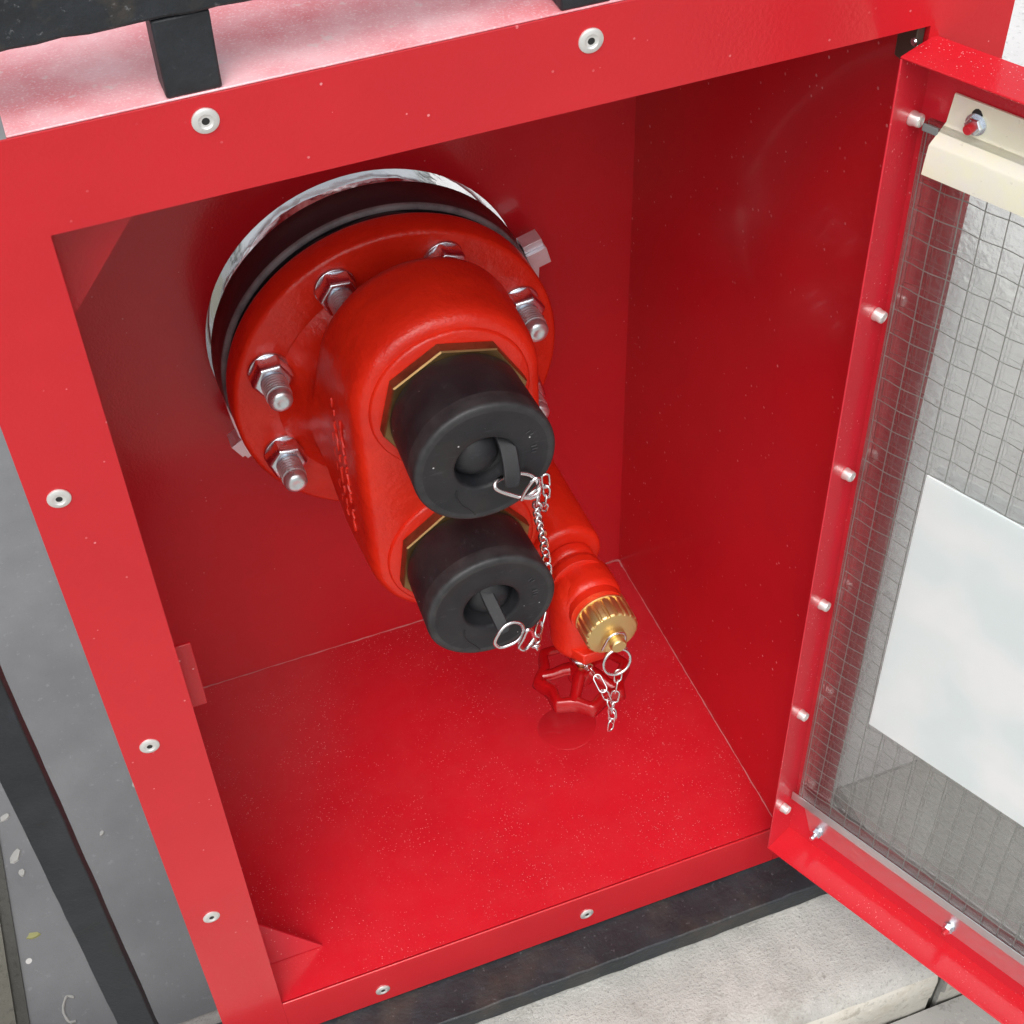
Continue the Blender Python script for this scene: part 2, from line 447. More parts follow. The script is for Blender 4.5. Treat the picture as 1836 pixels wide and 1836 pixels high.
# returns of the frame behind its outer edge
bm = B(); box(bm, -.0547, -.0532, .0002, .014, -.060, .889); cbo(mkobj('frame_return', bm, RED, cb))
# shell
bm = B(); box(bm, -.0065, -.005, .0005, D + .0015, -.0015, .8885); cbo(mkobj('side_panel', bm, RED, cb))
bm = B(); box(bm, W, W + T, .0005, D + .0015, -.0015, .8885); cbo(mkobj('side_panel', bm, RED, cb))
bm = B(); box(bm, -.005, W, .0005, D, -T, 0); cbo(mkobj('floor_panel', bm, RED_FLOOR, cb))
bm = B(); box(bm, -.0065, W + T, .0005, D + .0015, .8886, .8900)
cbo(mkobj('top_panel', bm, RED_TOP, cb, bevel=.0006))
# back panel with the round pipe hole
def holed_panel(x0, x1, z0, z1, y0, y1, cx, cz, r, n=96):
    bm = B(); L = []
    for y in (y0, y1):
        inn = [bm.verts.new((cx + r * math.cos(2 * PI * i / n), y, cz + r * math.sin(2 * PI * i / n))) for i in range(n)]
        out = []
        for i in range(n):
            a = 2 * PI * i / n; c, s = math.cos(a), math.sin(a)
            tx = ((x1 - cx) / c if c > 0 else (x0 - cx) / c) if abs(c) > 1e-9 else 1e9
            tz = ((z1 - cz) / s if s > 0 else (z0 - cz) / s) if abs(s) > 1e-9 else 1e9
            t = min(tx, tz); out.append(bm.verts.new((cx + c * t, y, cz + s * t)))
        cor = {}
        L.append((inn, out))
        for i in range(n):
            k = (i + 1) % n; bm.faces.new((inn[i], inn[k], out[k], out[i]))
            a, b = out[i].co, out[k].co
            if abs(a.x - b.x) > 1e-6 and abs(a.z - b.z) > 1e-6:
                cx_, cz_ = (x1 if max(a.x, b.x) > cx else x0), (z1 if max(a.z, b.z) > cz else z0)
                bm.faces.new((out[i], out[k], bm.verts.new((cx_, y, cz_))))
    for i in range(n):
        k = (i + 1) % n; bm.faces.new((L[0][0][i], L[0][0][k], L[1][0][k], L[1][0][i]))
    return bm
PX, PZ = .2435, .4320
cbo(mkobj('back_panel', holed_panel(-.005, W, -T, .8885, D, D + T, PX, PZ, .1465), RED, cb))
# pale dried sealant in the joints of the floor
def bead(pts, r0, seed):
    rs = random.Random(seed); P = smoothpath(pts, k=30)
    P = [p + Vector((rs.uniform(-1, 1), rs.uniform(-1, 1), rs.uniform(-1, 1))) * .0003 for p in P]
    bm = B(); tube(bm, P, [r0 * rs.uniform(.4, 1.3) for _ in P], n=5); cbo(mkobj('joint_sealant', bm, SEAL, cb, smooth=True))
bead([(-.004, D - .0003, .0003), (.25, D - .0003, .0003), (.498, D - .0003, .0003)], .0007, 1)
bead([(.4997, D - .002, .0003), (.4997, .2, .0003), (.4997, .004, .0003)], .0006, 2)
bead([(.486, D - .0004, .0006), (.494, D - .0008, .0014), (.4993, D - .003, .0012), (.4993, D - .012, .0004)], .0011, 3)
# corner gussets
def prism(bm, poly, y0, y1):
    a = [bm.verts.new((x, y0, z)) for x, z in poly]; b = [bm.verts.new((x, y1, z)) for x, z in poly]
    bm.faces.new(a); bm.faces.new(list(reversed(b)))
    for i in range(len(poly)):
        k = (i + 1) % len(poly); bm.faces.new((a[i], a[k], b[k], b[i]))
bm = B(); prism(bm, [(-.004, .001), (.050, .001), (-.004, .079)], .040, .0415)
cbo(mkobj('corner_gusset', bm, RED_DOOR, cb))
bm = B(); prism(bm, [(-.004, .749), (.110, .888), (-.004, .888)], .040, .0415)
cbo(mkobj('corner_gusset', bm, RED, cb))
bm = B(); box(bm, -.0045, .0108, .0300, .0325, .405, .473); cbo(mkobj('latch_catch', bm, RED, cb, bevel=.0006))
bm = B(); box(bm, .4945, .4996, .0022, .0205, .806, .8335); cbo(mkobj('hinge_plate', bm, HINGE, cb, bevel=.0006))
bm = B(); lathe(bm, [(0, .4935), (.0022, .4935), (.0026, .4945)], (0, .0035, .8225), 'x', 16); cbo(mkobj('hinge_screw', bm, ZINC, cb, smooth=True))

# pop rivets on the frame
def rivet_bm():
    bm = B()
    lathe(bm, [(.0070, -.0016), (.0069, -.0024), (.0058, -.0030), (.0040, -.0032), (.0036, -.0029), (.0031, -.0026), (.0020, -.0026), (.0018, -.0022), (0, -.0022)],
          (0, 0, 0), 'y', 28, close=False, mis=[0, 0, 0, 0, 0, 0, 1, 1])
    return bm
rv_me = None
for i, (x, z) in enumerate(((-.036, .8775), (.0865, .8764), (.2905, .8722), (.4945, .868), (-.038, .6632), (-.0356, .4185), (-.0338, .1802),
                            (.2978, -.0333), (.0916, -.0381), (.5285, .66), (.5285, .4185), (.5285, .18))):
    if rv_me is None:
        o = mkobj('rivet', rivet_bm(), [ALU, HOLE], cb, smooth=True); rv_me = o.data
    else:
        o = bpy.data.objects.new('rivet', rv_me); COL.objects.link(o); o.parent = cb
    o.location = Vector((x, (-.0007 if z < 0 else 0), z)) - CB
    o.rotation_euler = (random.uniform(-.03, .03), random.uniform(0, 6), random.uniform(-.03, .03))

# ------------------------------------------------------------------ door (a part of the cabinet; its pieces are sub-parts)
DO = Vector((.48337, -.01364, -.01004)); Hd = .8255; Wd = .492; DT = .0335
ddr = Vector((.40810, -.91283, .01363)); dn = Vector((-.91293, -.40802, .00875)); dU = Vector((.00243, .01601, .99987))
bm = B()
# skin with window opening (local x along door, y outwards, z up)
wx0, wx1, wz0, wz1 = .036, .446, .071, .752
y0, y1 = DT, DT + .0015
box(bm, 0, wx0, y0, y1, 0, Hd); box(bm, wx1, Wd, y0, y1, 0, Hd)
box(bm, wx0, wx1, y0, y1, 0, wz0); box(bm, wx0, wx1, y0, y1, wz1, Hd)
for v in bm.verts: pass
bmesh.ops.remove_doubles(bm, verts=bm.verts[:], dist=1e-6)
door = mkobj('door', bm, RED_DOOR, cb)
door['label'] = 'open red framed door with wired glass'
DS = .979
DO = Vector((.0036, -.6569, 1.2569)) + (DO - Vector((.0036, -.6569, 1.2569))) * DS
ddr *= DS; dn *= DS; dU *= DS
dmat = Matrix(((ddr.x, -dn.x, dU.x, DO.x), (ddr.y, -dn.y, dU.y, DO.y), (ddr.z, -dn.z, dU.z, DO.z), (0, 0, 0, 1)))
door.matrix_basis = Matrix.Translation(-CB) @ dmat
def dsub(name, bm, mat, **k): return mkobj(name, bm, mat, door, **k)
bm = B(); box(bm, -.0015, 0, 0, DT + .0015, 0, Hd); dsub('hinge_rim', bm, RED_DOOR, bevel=.0006)
bm = B(); box(bm, Wd, Wd + .0015, 0, DT + .0015, 0, Hd); dsub('outer_rim', bm, RED_DOOR, bevel=.0006)
bm = B(); box(bm, -.0015, Wd + .0015, 0, DT + .0015, Hd, Hd + .0015); dsub('top_rim', bm, RED_FLOOR, bevel=.0006)
bm = B(); box(bm, -.0015, Wd + .0015, 0, DT + .0015, -.0015, 0); dsub('bottom_rim', bm, RED_FLOOR, bevel=.0006)
# glass
GX0, GX1, GZ0, GZ1 = .0072, .468, .060, .777
GY0, GY1 = DT - .0070, DT - .0008
bm = B(); box(bm, GX0, GX1, GY0, GY1, GZ0, GZ1); dsub('glass_pane', bm, GLASS)
# wires, laid in the middle of the pane
ym = (GY0 + GY1) / 2
bm = B()
def wire(bm, pts, r):
    tube(bm, pts, r, n=4)
x = GX0 + .0012
xs = []
while x < GX1: xs.append(x); x += .0160
for x in xs:
    ph = random.uniform(0, 6)
    wire(bm, [(x + .0005 * math.sin(ph + z * 9), ym, GZ0 + .0005 + (GZ1 - GZ0 - .001) * z / 8) for z in range(9)], .00042)
z = .7755 - .0016
while z > GZ0 + .004:
    ph = random.uniform(-.0004, .0004); pts = []
    nseg = int((GX1 - GX0) / .004)
    for i in range(nseg + 1):
        xx = GX0 + .0004 + (GX1 - GX0 - .0008) * i / nseg
        pts.append((xx, ym + .0006 * math.cos(2 * PI * (xx - xs[0]) / .032), z + ph + .0003 * math.sin(2 * PI * (xx - xs[0]) / .032)))
    wire(bm, pts, .00036); z -= .0198
o = dsub('wire_mesh', bm, WIRE); o['kind'] = 'stuff'
# white sign stuck on the inner face of the glass
bm = B(); box(bm, .0605, .36, GY0 - .0022, GY0 - .0003, .2300, .5190); dsub('sign_plate', bm, SIGN, bevel=.0004)
# top clamp: Z-profile
def zprofile(bm, prof, x0s, x1, th):
    """prof: (y, z) polyline of the visible face; x0s: start x per point"""
    top, bot = [], []
    n = len(prof)
    for i in range(n):
        p = Vector(prof[i]); a = Vector(prof[max(0, i - 1)]); b = Vector(prof[min(n - 1, i + 1)])
        t = (b - a).normalized(); nn = Vector((-t.y, t.x))
        if nn.x < 0: nn = -nn
        q = p + nn * th
        top.append([bm.verts.new((x, p.x, p.y)) for x in (x0s[i], x1)])
        bot.append([bm.verts.new((x, q.x, q.y)) for x in (x0s[i], x1)])
    for i in range(n - 1):
        bm.faces.new((top[i][0], top[i][1], top[i + 1][1], top[i + 1][0]))
        bm.faces.new((bot[i][0], bot[i + 1][0], bot[i + 1][1], bot[i][1]))
        for e in (0, 1): bm.faces.new((top[i][e], top[i + 1][e], bot[i + 1][e], bot[i][e]))
    for i in (0, -1): bm.faces.new((top[i][0], top[i][1], bot[i][1], bot[i][0]))
bm = B(); zprofile(bm, [(DT - .0022, .7985), (DT - .0022, .779), (DT - .003, .7775), (DT - .0125, .7690), (DT - .0135, .7670), (DT - .0132, .7465)],
                   [.0205, .0185, .018, .0165, .016, .0145], .470, .0014)
dsub('clamp_bracket', bm, OLIVE, smooth=True, sharp=35)
bm = B(); tube(bm, [(.0372 + .0042 * math.cos(a * PI / 8), DT - .0023, .7858 + .0085 * math.sin(a * PI / 8)) for a in range(16)], .0004, True, 6)
n0 = [bm.verts.new((.0372 + .0040 * math.cos(a * PI / 8), DT - .00235, .7858 + .0083 * math.sin(a * PI / 8))) for a in range(16)]; bm.faces.new(n0)
dsub('bolt_slot', bm, HOLE)
def bolt(x, z, tip, s=1.0, base=0.0):
    yb = DT - base
    bm = B(); lathe(bm, [(.0060 * s, yb), (.0060 * s, yb - .0009), (.0028 * s, yb - .0010)], (x, 0, z), 'y', 24, close=False); dsub('washer', bm, ZINC, smooth=True)
    bm = B(); lathe(bm, [(.0050 * s, yb - .001), (.0050 * s, yb - .0042), (.0044 * s, yb - .0050), (.0026 * s, yb - .0051)], (x, 0, z), 'y', 6, close=False); dsub('nut', bm, ZINC)
    bm = B(); lathe(bm, [(.0027 * s, yb - .0045), (.0027 * s, yb - .0095), (.0022 * s, yb - .0102), (0, yb - .0102)], (x, 0, z), 'y', 18, close=False); dsub('bolt', bm, tip, smooth=True)
bolt(.0378, .7850, REDPLASTIC, 1.15, .0024)
# bottom strip
bm = B(); zprofile(bm, [(DT - .0012, .0185), (DT - .0012, .056), (DT - .0018, .0575), (DT - .0080, .0585), (DT - .0090, .0595), (DT - .0090, .0700)],
                   [.0225, .0100, .0090, .0025, .0015, .0015], .470, .0010)
dsub('glazing_strip', bm, GALV, smooth=True, sharp=35)
bolt(.0312, .0250, ZINC, .95, .0014); bolt(.1765, .0262, REDPLASTIC, .95, .0014); bolt(.322, .0268, ZINC, .95, .0014)
bm = B(); box(bm, .0068, .0175, GY0 - .0018, GY0 - .0002, .7715, .7765); dsub('glazing_pad', bm, PADG, bevel=.0005)
# rivet tails in the hinge rim
rt = None
for z, yo in ((.7790, .0116), (.6325, .0122), (.4870, .0150), (.3420, .0160), (.1990, .0185), (.0560, .0200)):
    if rt is None:
        bm = B(); lathe(bm, [(.0046, 0), (.0048, .0012), (.0042, .0038), (.0044, .0058), (.0040, .0072), (.0024, .0078), (.0016, .0072), (0, .0072)], (0, 0, 0), 'x', 20, close=False)
        o = dsub('rivet', bm, ALU, smooth=True); rt = o.data
    else:
        o = bpy.data.objects.new('rivet', rt); COL.objects.link(o); o.parent = door
    o.location = (0, DT - yo, z); o.rotation_euler = (random.uniform(0, 6), random.uniform(-.06, .06), random.uniform(-.06, .06))

# ------------------------------------------------------------------ pipe outside, seen through the gap
pp = thing('clad_pipe', 'bright metal clad pipe behind the round hole in the back panel', 'pipe', (PX, .60, PZ))
PP = Vector(pp.location)
bm = B(); lathe(bm, [(.05, .3815), (.130, .3815), (.1335, .386), (.1335, .47), (.135, .475), (.1335, .480), (.1335, 1.3)], (PX, 0, PZ), 'y', 40,
                rf=lambda r, a, i: r + (.0012 * math.sin(a * 9 + i) if r > .1 else 0), close=True)
o = mkobj('pipe_jacket', bm, CLAD, pp, smooth=True, sharp=25); o.location = -PP
bm = B(); tube(bm, [(PX + .14 * math.cos(a * PI / 24), .40, PZ + .14 * math.sin(a * PI / 24)) for a in range(48)], .0016, True, 6)
o = mkobj('jacket_band', bm, GALV, pp, smooth=True); o.location = -PP

# ------------------------------------------------------------------ inlet
iv = thing('breeching_inlet', 'orange red cast two way inlet bolted by its flange inside the cabinet', 'inlet valve', (PX, .287, PZ))
IV = Vector(iv.location)
def ivo(name, bm, mat, **k):
    o = mkobj(name, bm, mat, iv, **k); o.location = -IV; return o
C1 = (.2455, 0, .5190); C2 = (.2455, 0, .3563)
def obround(bm, secs, n=96):
    rings = []
    for (y, r, zt, zb, cx) in secs:
        rg = []
        for i in range(n):
            a = 2 * PI * (i + .5) / n; zc = zt if math.sin(a) > 0 else zb
            rg.append(bm.verts.new((cx + r * math.cos(a), y, zc + r * math.sin(a))))
        rings.append(rg)
    for i in range(len(rings) - 1):
        for j in range(n):
            k = (j + 1) % n; bm.faces.new((rings[i][j], rings[i + 1][j], rings[i + 1][k], rings[i][k]))
    bm.faces.new(rings[0]); bm.faces.new(rings[-1])
bm = B()
zt, zb = C1[2], C2[2]
obround(bm, [(.286, .108, PZ, PZ, PX), (.280, .098, PZ, PZ, PX), (.270, .090, PZ + .002, PZ - .002, PX), (.262, .087, PZ + .006, PZ - .006, PX),
             (.250, .084, PZ + .022, PZ - .020, .2440), (.240, .081, PZ + .055, PZ - .050, .2445), (.232, .0795, zt - .012, zb + .012, .2450),
             (.224, .0790, zt - .003, zb + .003, .2452), (.215, .0785, zt, zb, .2455),
             (.190, .0775, zt, zb, .2455), (.168, .0765, zt, zb, .2455), (.161, .0755, zt, zb, .2455), (.155, .0735, zt, zb, .2455), (.1515, .0700, zt, zb, .2455), (.1500, .0660, zt, zb, .2455), (.1500, .030, zt, zb, .2455)])
body = ivo('body', bm, CAST, smooth=True, sharp=60)
# boss rings round each outlet
for c in (C1, C2):
    bm = B(); lathe(bm, [(.0640, .1502), (.0636, .1478), (.0618, .1466), (.040, .1466)], c, 'y', 64, close=False); ivo('outlet_boss', bm, CAST, smooth=True, sharp=50)
# drain boss with its arm
bm = B(); BC = (.3480, 0, .2765)
lathe(bm, [(.020, .300), (.033, .300), (.0352, .285), (.0352, .1765), (.0345, .1725), (.0325, .1705), (.0300, .1700), (.015, .1700)], BC, 'y', 48)
ivo('drain_boss', bm, CAST, smooth=True, sharp=55)
bm = B(); tube(bm, [(.285, .25, .365), (.305, .245, .335), (.33, .24, .30), (.348, .24, .2765)], [.034, .031, .030, .030], n=24)
ivo('drain_arm', bm, CAST, smooth=True)
# raised cast marks down the left side (illegible in the photograph)
bm = B(); rr = random.Random(3)
for col_i, (yy, z0, z1, nn) in enumerate(((.208, .50, .35, 11), (.190, .49, .31, 13), (.222, .45, .36, 5))):
    for k in range(nn):
        z = z0 + (max(z1, .365) - z0) * k / nn + rr.uniform(-.002, .002)
        xx = .2455 - .0785 + (.0005 if yy < .2 else 0)
        tube(bm, smoothpath([(xx, yy + rr.uniform(-.003, .003), z), (xx - .0003, yy + rr.uniform(-.004, .004), z - .004), (xx, yy + rr.uniform(-.003, .003), z - .0095)], k=3), .0012, n=6)
ivo('cast_marks', bm, CAST, smooth=True)
# flange
bm = B(); lathe(bm, [(.06, .3156), (.1420, .3156), (.1440, .3145), (.1445, .3120), (.1443, .2905), (.1428, .2880), (.1400, .2870), (.09, .2868)], (PX, 0, PZ), 'y', 128)
ivo('flange', bm, CAST, smooth=True, sharp=50)
bm = B(); lathe(bm, [(.10, .3246), (.1385, .3246), (.1395, .3230), (.1390, .3172), (.1375, .3158), (.10, .3158)], (PX, 0, PZ), 'y', 128,
                rf=lambda r, a, i: r + (.0011 * math.sin(a * 5) + .0008 * math.sin(a * 13 + 1) if r > .12 else 0))
ivo('gasket', bm, DARKFL, smooth=True, sharp=50)
bm = B(); lathe(bm, [(.1405, .3248), (.1438, .3251), (.1450, .3262), (.1453, .3280), (.14, .3280)], (PX, 0, PZ), 'y', 128, close=False)
ivo('flange_edge', bm, GREYED, smooth=True, sharp=60)
bm = B(); lathe(bm, [(.09, .3282), (.1450, .3282), (.1454, .3300), (.1464, .3592), (.1452, .3606), (.09, .3606)], (PX, 0, PZ), 'y', 128)
ivo('mating_flange', bm, DARKFL, smooth=True, sharp=50)
# cast lugs
def lug(ang, name='clamp_lug', flip=1):
    bm = B()
    ca, sa = math.cos(ang), math.sin(ang)
    def P(u, v, y): return (PX + ca * u - sa * v * flip, y, PZ + sa * u + ca * v * flip)
    def block(u0, u1, v0, v1, y0, y1):
        vs = [bm.verts.new(P(u, v, y)) for y in (y0, y1) for v in (v0, v1) for u in (u0, u1)]
        for f in ((0, 1, 3, 2), (4, 6, 7, 5), (0, 4, 5, 1), (2, 3, 7, 6), (0, 2, 6, 4), (1, 5, 7, 3)): bm.faces.new([vs[i] for i in f])
    block(.146, .1655, -.006, .011, .3400, .3585)
    block(.1462, .1645, .0112, .019, .3440, .3600)
    # tail that tapers along the flange
    tail = []
    for i in range(9):
        a2 = -.006 - i * .0052; th = .0085 * (1 - i / 8) ** 1.2 + .0006
        u = math.sqrt(max(.1455 ** 2 - a2 ** 2, 0)) + .0002
        tail.append([bm.verts.new(P(u, a2, y)) for y in (.342, .356)] + [bm.verts.new(P(u + th, a2, y)) for y in (.356, .342)])
    for i in range(8):
        for j in range(4): bm.faces.new((tail[i][j], tail[i + 1][j], tail[i + 1][(j + 1) % 4], tail[i][(j + 1) % 4]))
    bm.faces.new(tail[0]); bm.faces.new(tail[-1])
    ivo(name, bm, CASTGREY, bevel=.0012, segs=2)
lug(math.radians(15)); lug(math.radians(209), flip=1)
# studs, nuts and washers: eight on a 240 mm circle
stud_me = nut_me = wash_me = None
for k in range(8):
    a = math.radians(22.5 + 45 * k)
    x, z = PX + .1190 * math.cos(a), PZ + .1190 * math.sin(a)
    if stud_me is None:
        bm = B(); prof = [(.0104, .02)]
        y = -.0150
        while y > -.0385:
            prof += [(.0110, y), (.0108, y - .0008), (.0086, y - .0016), (.0088, y - .0022)]; y -= .0030
        prof += [(.0102, y), (.0098, y - .0045), (.0084, y - .0065), (.0050, y - .0072), (.0030, y - .0068), (0, y - .0062)]
        lathe(bm, prof, (0, 0, 0), 'y', 28, close=False); so_ = mkobj('stud', bm, STUDM, iv, smooth=True, sharp=50); stud_me = so_.data
        bm = B(); lathe(bm, [(.0175, -.0002), (.0177, -.0012), (.0173, -.0029), (.0165, -.0034), (.0100, -.0034)], (0, 0, 0), 'y', 40, close=False)
        wo_ = mkobj('washer', bm, ZINC, iv, smooth=True, sharp=50); wash_me = wo_.data
        bm = B(); lathe(bm, [(.0174, -.0035), (.0178, -.0045), (.0178, -.0165), (.0166, -.0185), (.0146, -.0193), (.0108, -.0195)], (0, 0, 0), 'y', 6, close=False)
        no_ = mkobj('nut', bm, ZINC, iv, bevel=.0010); nut_me = no_.data
        objs = (so_, wo_, no_)
    else:
        objs = []
        for nm, src in (('stud', so0), ('washer', wo0), ('nut', no0)):
            o = src.copy(); COL.objects.link(o); o.parent = iv; objs.append(o)
    if k == 0: so0, wo0, no0 = objs
    for o in objs: o.location = Vector((x, .2870, z)) - IV
    objs[2].rotation_euler = (0, random.uniform(-.4, .4), 0); objs[0].rotation_euler = (0, random.uniform(0, 6), 0)
# bronze octagonal adapters
for i, c in enumerate((C1, C2)):
    bm = B(); off = math.radians((8, 14)[i])
    def ring8(r, y): return [bm.verts.new((c[0] + r * math.cos(off + j * PI / 4), y, c[2] + r * math.sin(off + j * PI / 4))) for j in range(8)]
    rs = [ring8(.0575, .1464), ring8(.0580, .1450), ring8(.0580, .1370), ring8(.0570, .1358), ring8(.0515, .1356)]
    for q in range(4):
        for j in range(8):
            k = (j + 1) % 8; f = bm.faces.new((rs[q][j], rs[q + 1][j], rs[q + 1][k], rs[q][k])); f.material_index = 1 if q >= 2 else 0
    ivo('outlet_adapter', bm, [BRONZE, BRONZE_EDGE])

# ------------------------------------------------------------------ rubber caps
def rubber_cap(c, y0, label, strap_pts, strap_w, dome_off, seed):
    t = thing('rubber_cap', label, 'cap', (c[0], y0, c[2]), 'rubber blank caps on the two outlets')
    L = Vector(t.location)
    def sub(name, bm, mat, **k):
        o = mkobj(name, bm, mat, t, **k); o.location = -L; return o
    bm = B(); yb = .1354
    prof = [(.047, yb), (.0515, yb), (.0522, yb - .002)]
    for s in (.2, .4, .6, .8): prof.append((.0522 + .0022 * s, yb - .002 + (y0 + .004 - yb + .002) * s))
    prof += [(.0545, y0 + .0042), (.0543, y0 + .0020), (.0530, y0 + .0004), (.0508, y0), (.048, y0 + .0002), (.044, y0 + .0008), (.034, y0 + .0009), (.0252, y0 + .0004), (.0238, y0 + .0013),
             (.0230, y0 + .004), (.0222, y0 + .014), (.019, y0 + .0180), (0, y0 + .0185)]
    mis = [1 if 6 <= i <= 10 else 0 for i in range(len(prof))]
    rs = random.Random(seed); ph = [rs.uniform(0, 6) for _ in range(3)]
    lathe(bm, prof, c, 'y', 96, close=False, mis=mis, rf=lambda r, a, i: r * (1 + .004 * math.sin(2 * a + ph[0]) + .0025 * math.sin(5 * a + ph[1])))
    sub('cap_shell', bm, [RUBBER, RUBBER_W], smooth=True, sharp=60)
    # dome at the bottom of the recess
    bm = B(); dc = (c[0] + dome_off[0], 0, c[2] + dome_off[1])
    lathe(bm, [(.0200 * math.cos(a * PI / 16), y0 + .0182 - .0150 * math.sin(a * PI / 16)) for a in range(9)], dc, 'y', 40, close=False)
    sub('inner_dome', bm, RUBBER, smooth=True, sharp=80)
    # pull strap
    bm = B(); P = smoothpath(strap_pts, k=5); rings = []
    for i, q in enumerate(P):
        tn = (P[min(i + 1, len(P) - 1)] - P[max(i - 1, 0)]).normalized()
        sd = Vector((1, .05, .0)).normalized(); sd = (sd - tn * sd.dot(tn)).normalized(); nn = tn.cross(sd)
        ww = strap_w * (1 if i < len(P) - 3 else (.92, .75, .45)[i - (len(P) - 3)])
        rings.append([bm.verts.new(q + sd * a * ww / 2 + nn * b * .0022) for a, b in ((-1, -1), (1, -1), (1, 1), (-1, 1))])
    for i in range(len(rings) - 1):
        for j in range(4): bm.faces.new((rings[i][j], rings[i + 1][j], rings[i + 1][(j + 1) % 4], rings[i][(j + 1) % 4]))
    bm.faces.new(rings[0]); bm.faces.new(rings[-1])
    sub('pull_strap', bm, RUBBER, bevel=.0010)
    # faint flow seam on the face
    bm = B(); a0 = rs.uniform(3.6, 4.1)
    pts = [(c[0] + r * math.cos(a0 + da), y0 + .0006 - (.0006 if r > .045 else 0), c[2] + r * math.sin(a0 + da)) for r, da in ((.030, -.25), (.035, -.1), (.040, .1), (.045, .32), (.049, .42))]
    tube(bm, smoothpath(pts, k=4), .0006, n=6); sub('moulding_seam', bm, RUBBER, smooth=True)
    bm = B()
    for k, (a, r0, r1) in enumerate(((.52, .036, .040), (.42, .0365, .0405), (.10, .035, .0395), (.02, .0355, .040), (-.06, .035, .039))):
        tube(bm, [(c[0] + q * math.cos(a), y0 + .0006, c[2] + q * math.sin(a)) for q in (r0, r1)], .0005, n=6)
    sub('moulded_mark', bm, RUBBER, smooth=True)
    return t, sub
Y1c, Y2c = .0720, .0765
cap1, sub1 = rubber_cap(C1, Y1c, 'black rubber cap on the upper outlet, ring threaded through its strap',
                        [(.2600, .0955, .5385), (.2625, .085, .5330), (.2630, .073, .5250), (.2612, .062, .5120), (.2590, .0585, .5030)], .0125, (-.004, 0), 5)
cap2, sub2 = rubber_cap(C2, Y2c, 'black rubber cap on the lower outlet with its strap hanging out',
                        [(.2400, .0975, .3770), (.2430, .088, .3690), (.2455, .076, .3590), (.2480, .064, .3490), (.2490, .0590, .3425)], .0105, (.002, 0), 9)
# ring and triangular link of the upper cap
bm = B(); tube(bm, smoothpath([(.2500, .0640, .5075), (.2475, .0610, .5055), (.2500, .0600, .5018), (.2570, .0590, .4962), (.2660, .0580, .4905), (.2760, .0585, .4860), (.2825, .0630, .4880),
                               (.2800, .0690, .4960), (.2710, .0700, .5020), (.2600, .0680, .5060)], True, 5), .0017, True, 10)
sub1('split_ring', bm, CHAINM, smooth=True)
bm = B(); tube(bm, smoothpath([(.2445, .0600, .3255), (.2405, .0595, .3330), (.2425, .0590, .3415), (.2490, .0600, .3490), (.2570, .0610, .3500), (.2640, .0615, .3440), (.2655, .0610, .3345),
                               (.2600, .0600, .3270), (.2520, .0600, .3245)], True, 5), .0016, True, 10)
sub2('split_ring', bm, CHAINM, smooth=True)

# ------------------------------------------------------------------ chains
def tri_link(bm, pts, r): tube(bm, smoothpath(pts, True, 5), r, True, 8)
LINK = {}
def link_mesh(L, Wd_, r):
    key = (L, Wd_, r)
    if key not in LINK:
        bm = B(); h = L / 2 - Wd_ / 2; pts = []
        for k in range(9): a = PI * k / 8; pts.append((math.cos(a) * Wd_ / 2, 0, h + math.sin(a) * Wd_ / 2))
        for k in range(9): a = PI + PI * k / 8; pts.append((math.cos(a) * Wd_ / 2, 0, -h + math.sin(a) * Wd_ / 2))
        tube(bm, pts, r, True, 7)
        me = bpy.data.meshes.new('chain_link'); bm.to_mesh(me); bm.free()
        for f in me.polygons: f.use_smooth = True
        me.materials.append(CHAINM); LINK[key] = me
    return LINK[key]
def chain(parent, pts, L, wd, r, twist=.3):
    PL = Vector(parent.location)
    P = smoothpath(pts, k=16); pitch = L - 2.2 * r * 1.0
    # walk along path
    pos = P[0].copy(); i = 0; k = 0; acc = []
    d = 0; cum = [0]
    for a, b in zip(P, P[1:]): cum.append(cum[-1] + (b - a).length)
    def at(s):
        for j in range(len(cum) - 1):
            if cum[j + 1] >= s: return P[j].lerp(P[j + 1], (s - cum[j]) / max(1e-9, cum[j + 1] - cum[j]))
        return P[-1]
    s = 0
    while s + L <= cum[-1] + L * .3:
        a = at(s); b = at(min(s + L, cum[-1]))
        if (b - a).length < L * .5: break
        mid = (a + b) / 2; t = (b - a).normalized()
        o = bpy.data.objects.new('chain_link', link_mesh(L, wd, r)); COL.objects.link(o); o.parent = parent
        q = t.to_track_quat('Z', 'X')
        o.rotation_mode = 'QUATERNION'
        from mathutils import Quaternion
        o.rotation_quaternion = q @ Quaternion((0, 0, 1), (k % 2) * PI / 2 + random.uniform(-twist, twist) + .5)
        o.location = mid - PL; s += pitch; k += 1
ch = thing('retaining_chain', 'steel chain joining the rings of the two black rubber caps', 'chain', (.285, .07, .47))
CHL = Vector(ch.location)
bm = B(); tri_link(bm, [(.2655, .0560, .4900), (.2700, .0555, .5000), (.2760, .0550, .5078), (.2800, .0560, .5050), (.2812, .0600, .4960), (.2790, .0620, .4890), (.2700, .0600, .4865)], .0013)
o = mkobj('end_link', bm, CHAINM, ch, smooth=True); o.location = -CHL
bm = B(); tri_link(bm, [(.2595, .0560, .3230), (.2630, .0550, .3330), (.2665, .0545, .3425), (.2700, .0560, .3400), (.2740, .0600, .3260), (.2745, .0620, .3190), (.2660, .0580, .3150)], .0015)
o = mkobj('end_link', bm, CHAINM, ch, smooth=True); o.location = -CHL
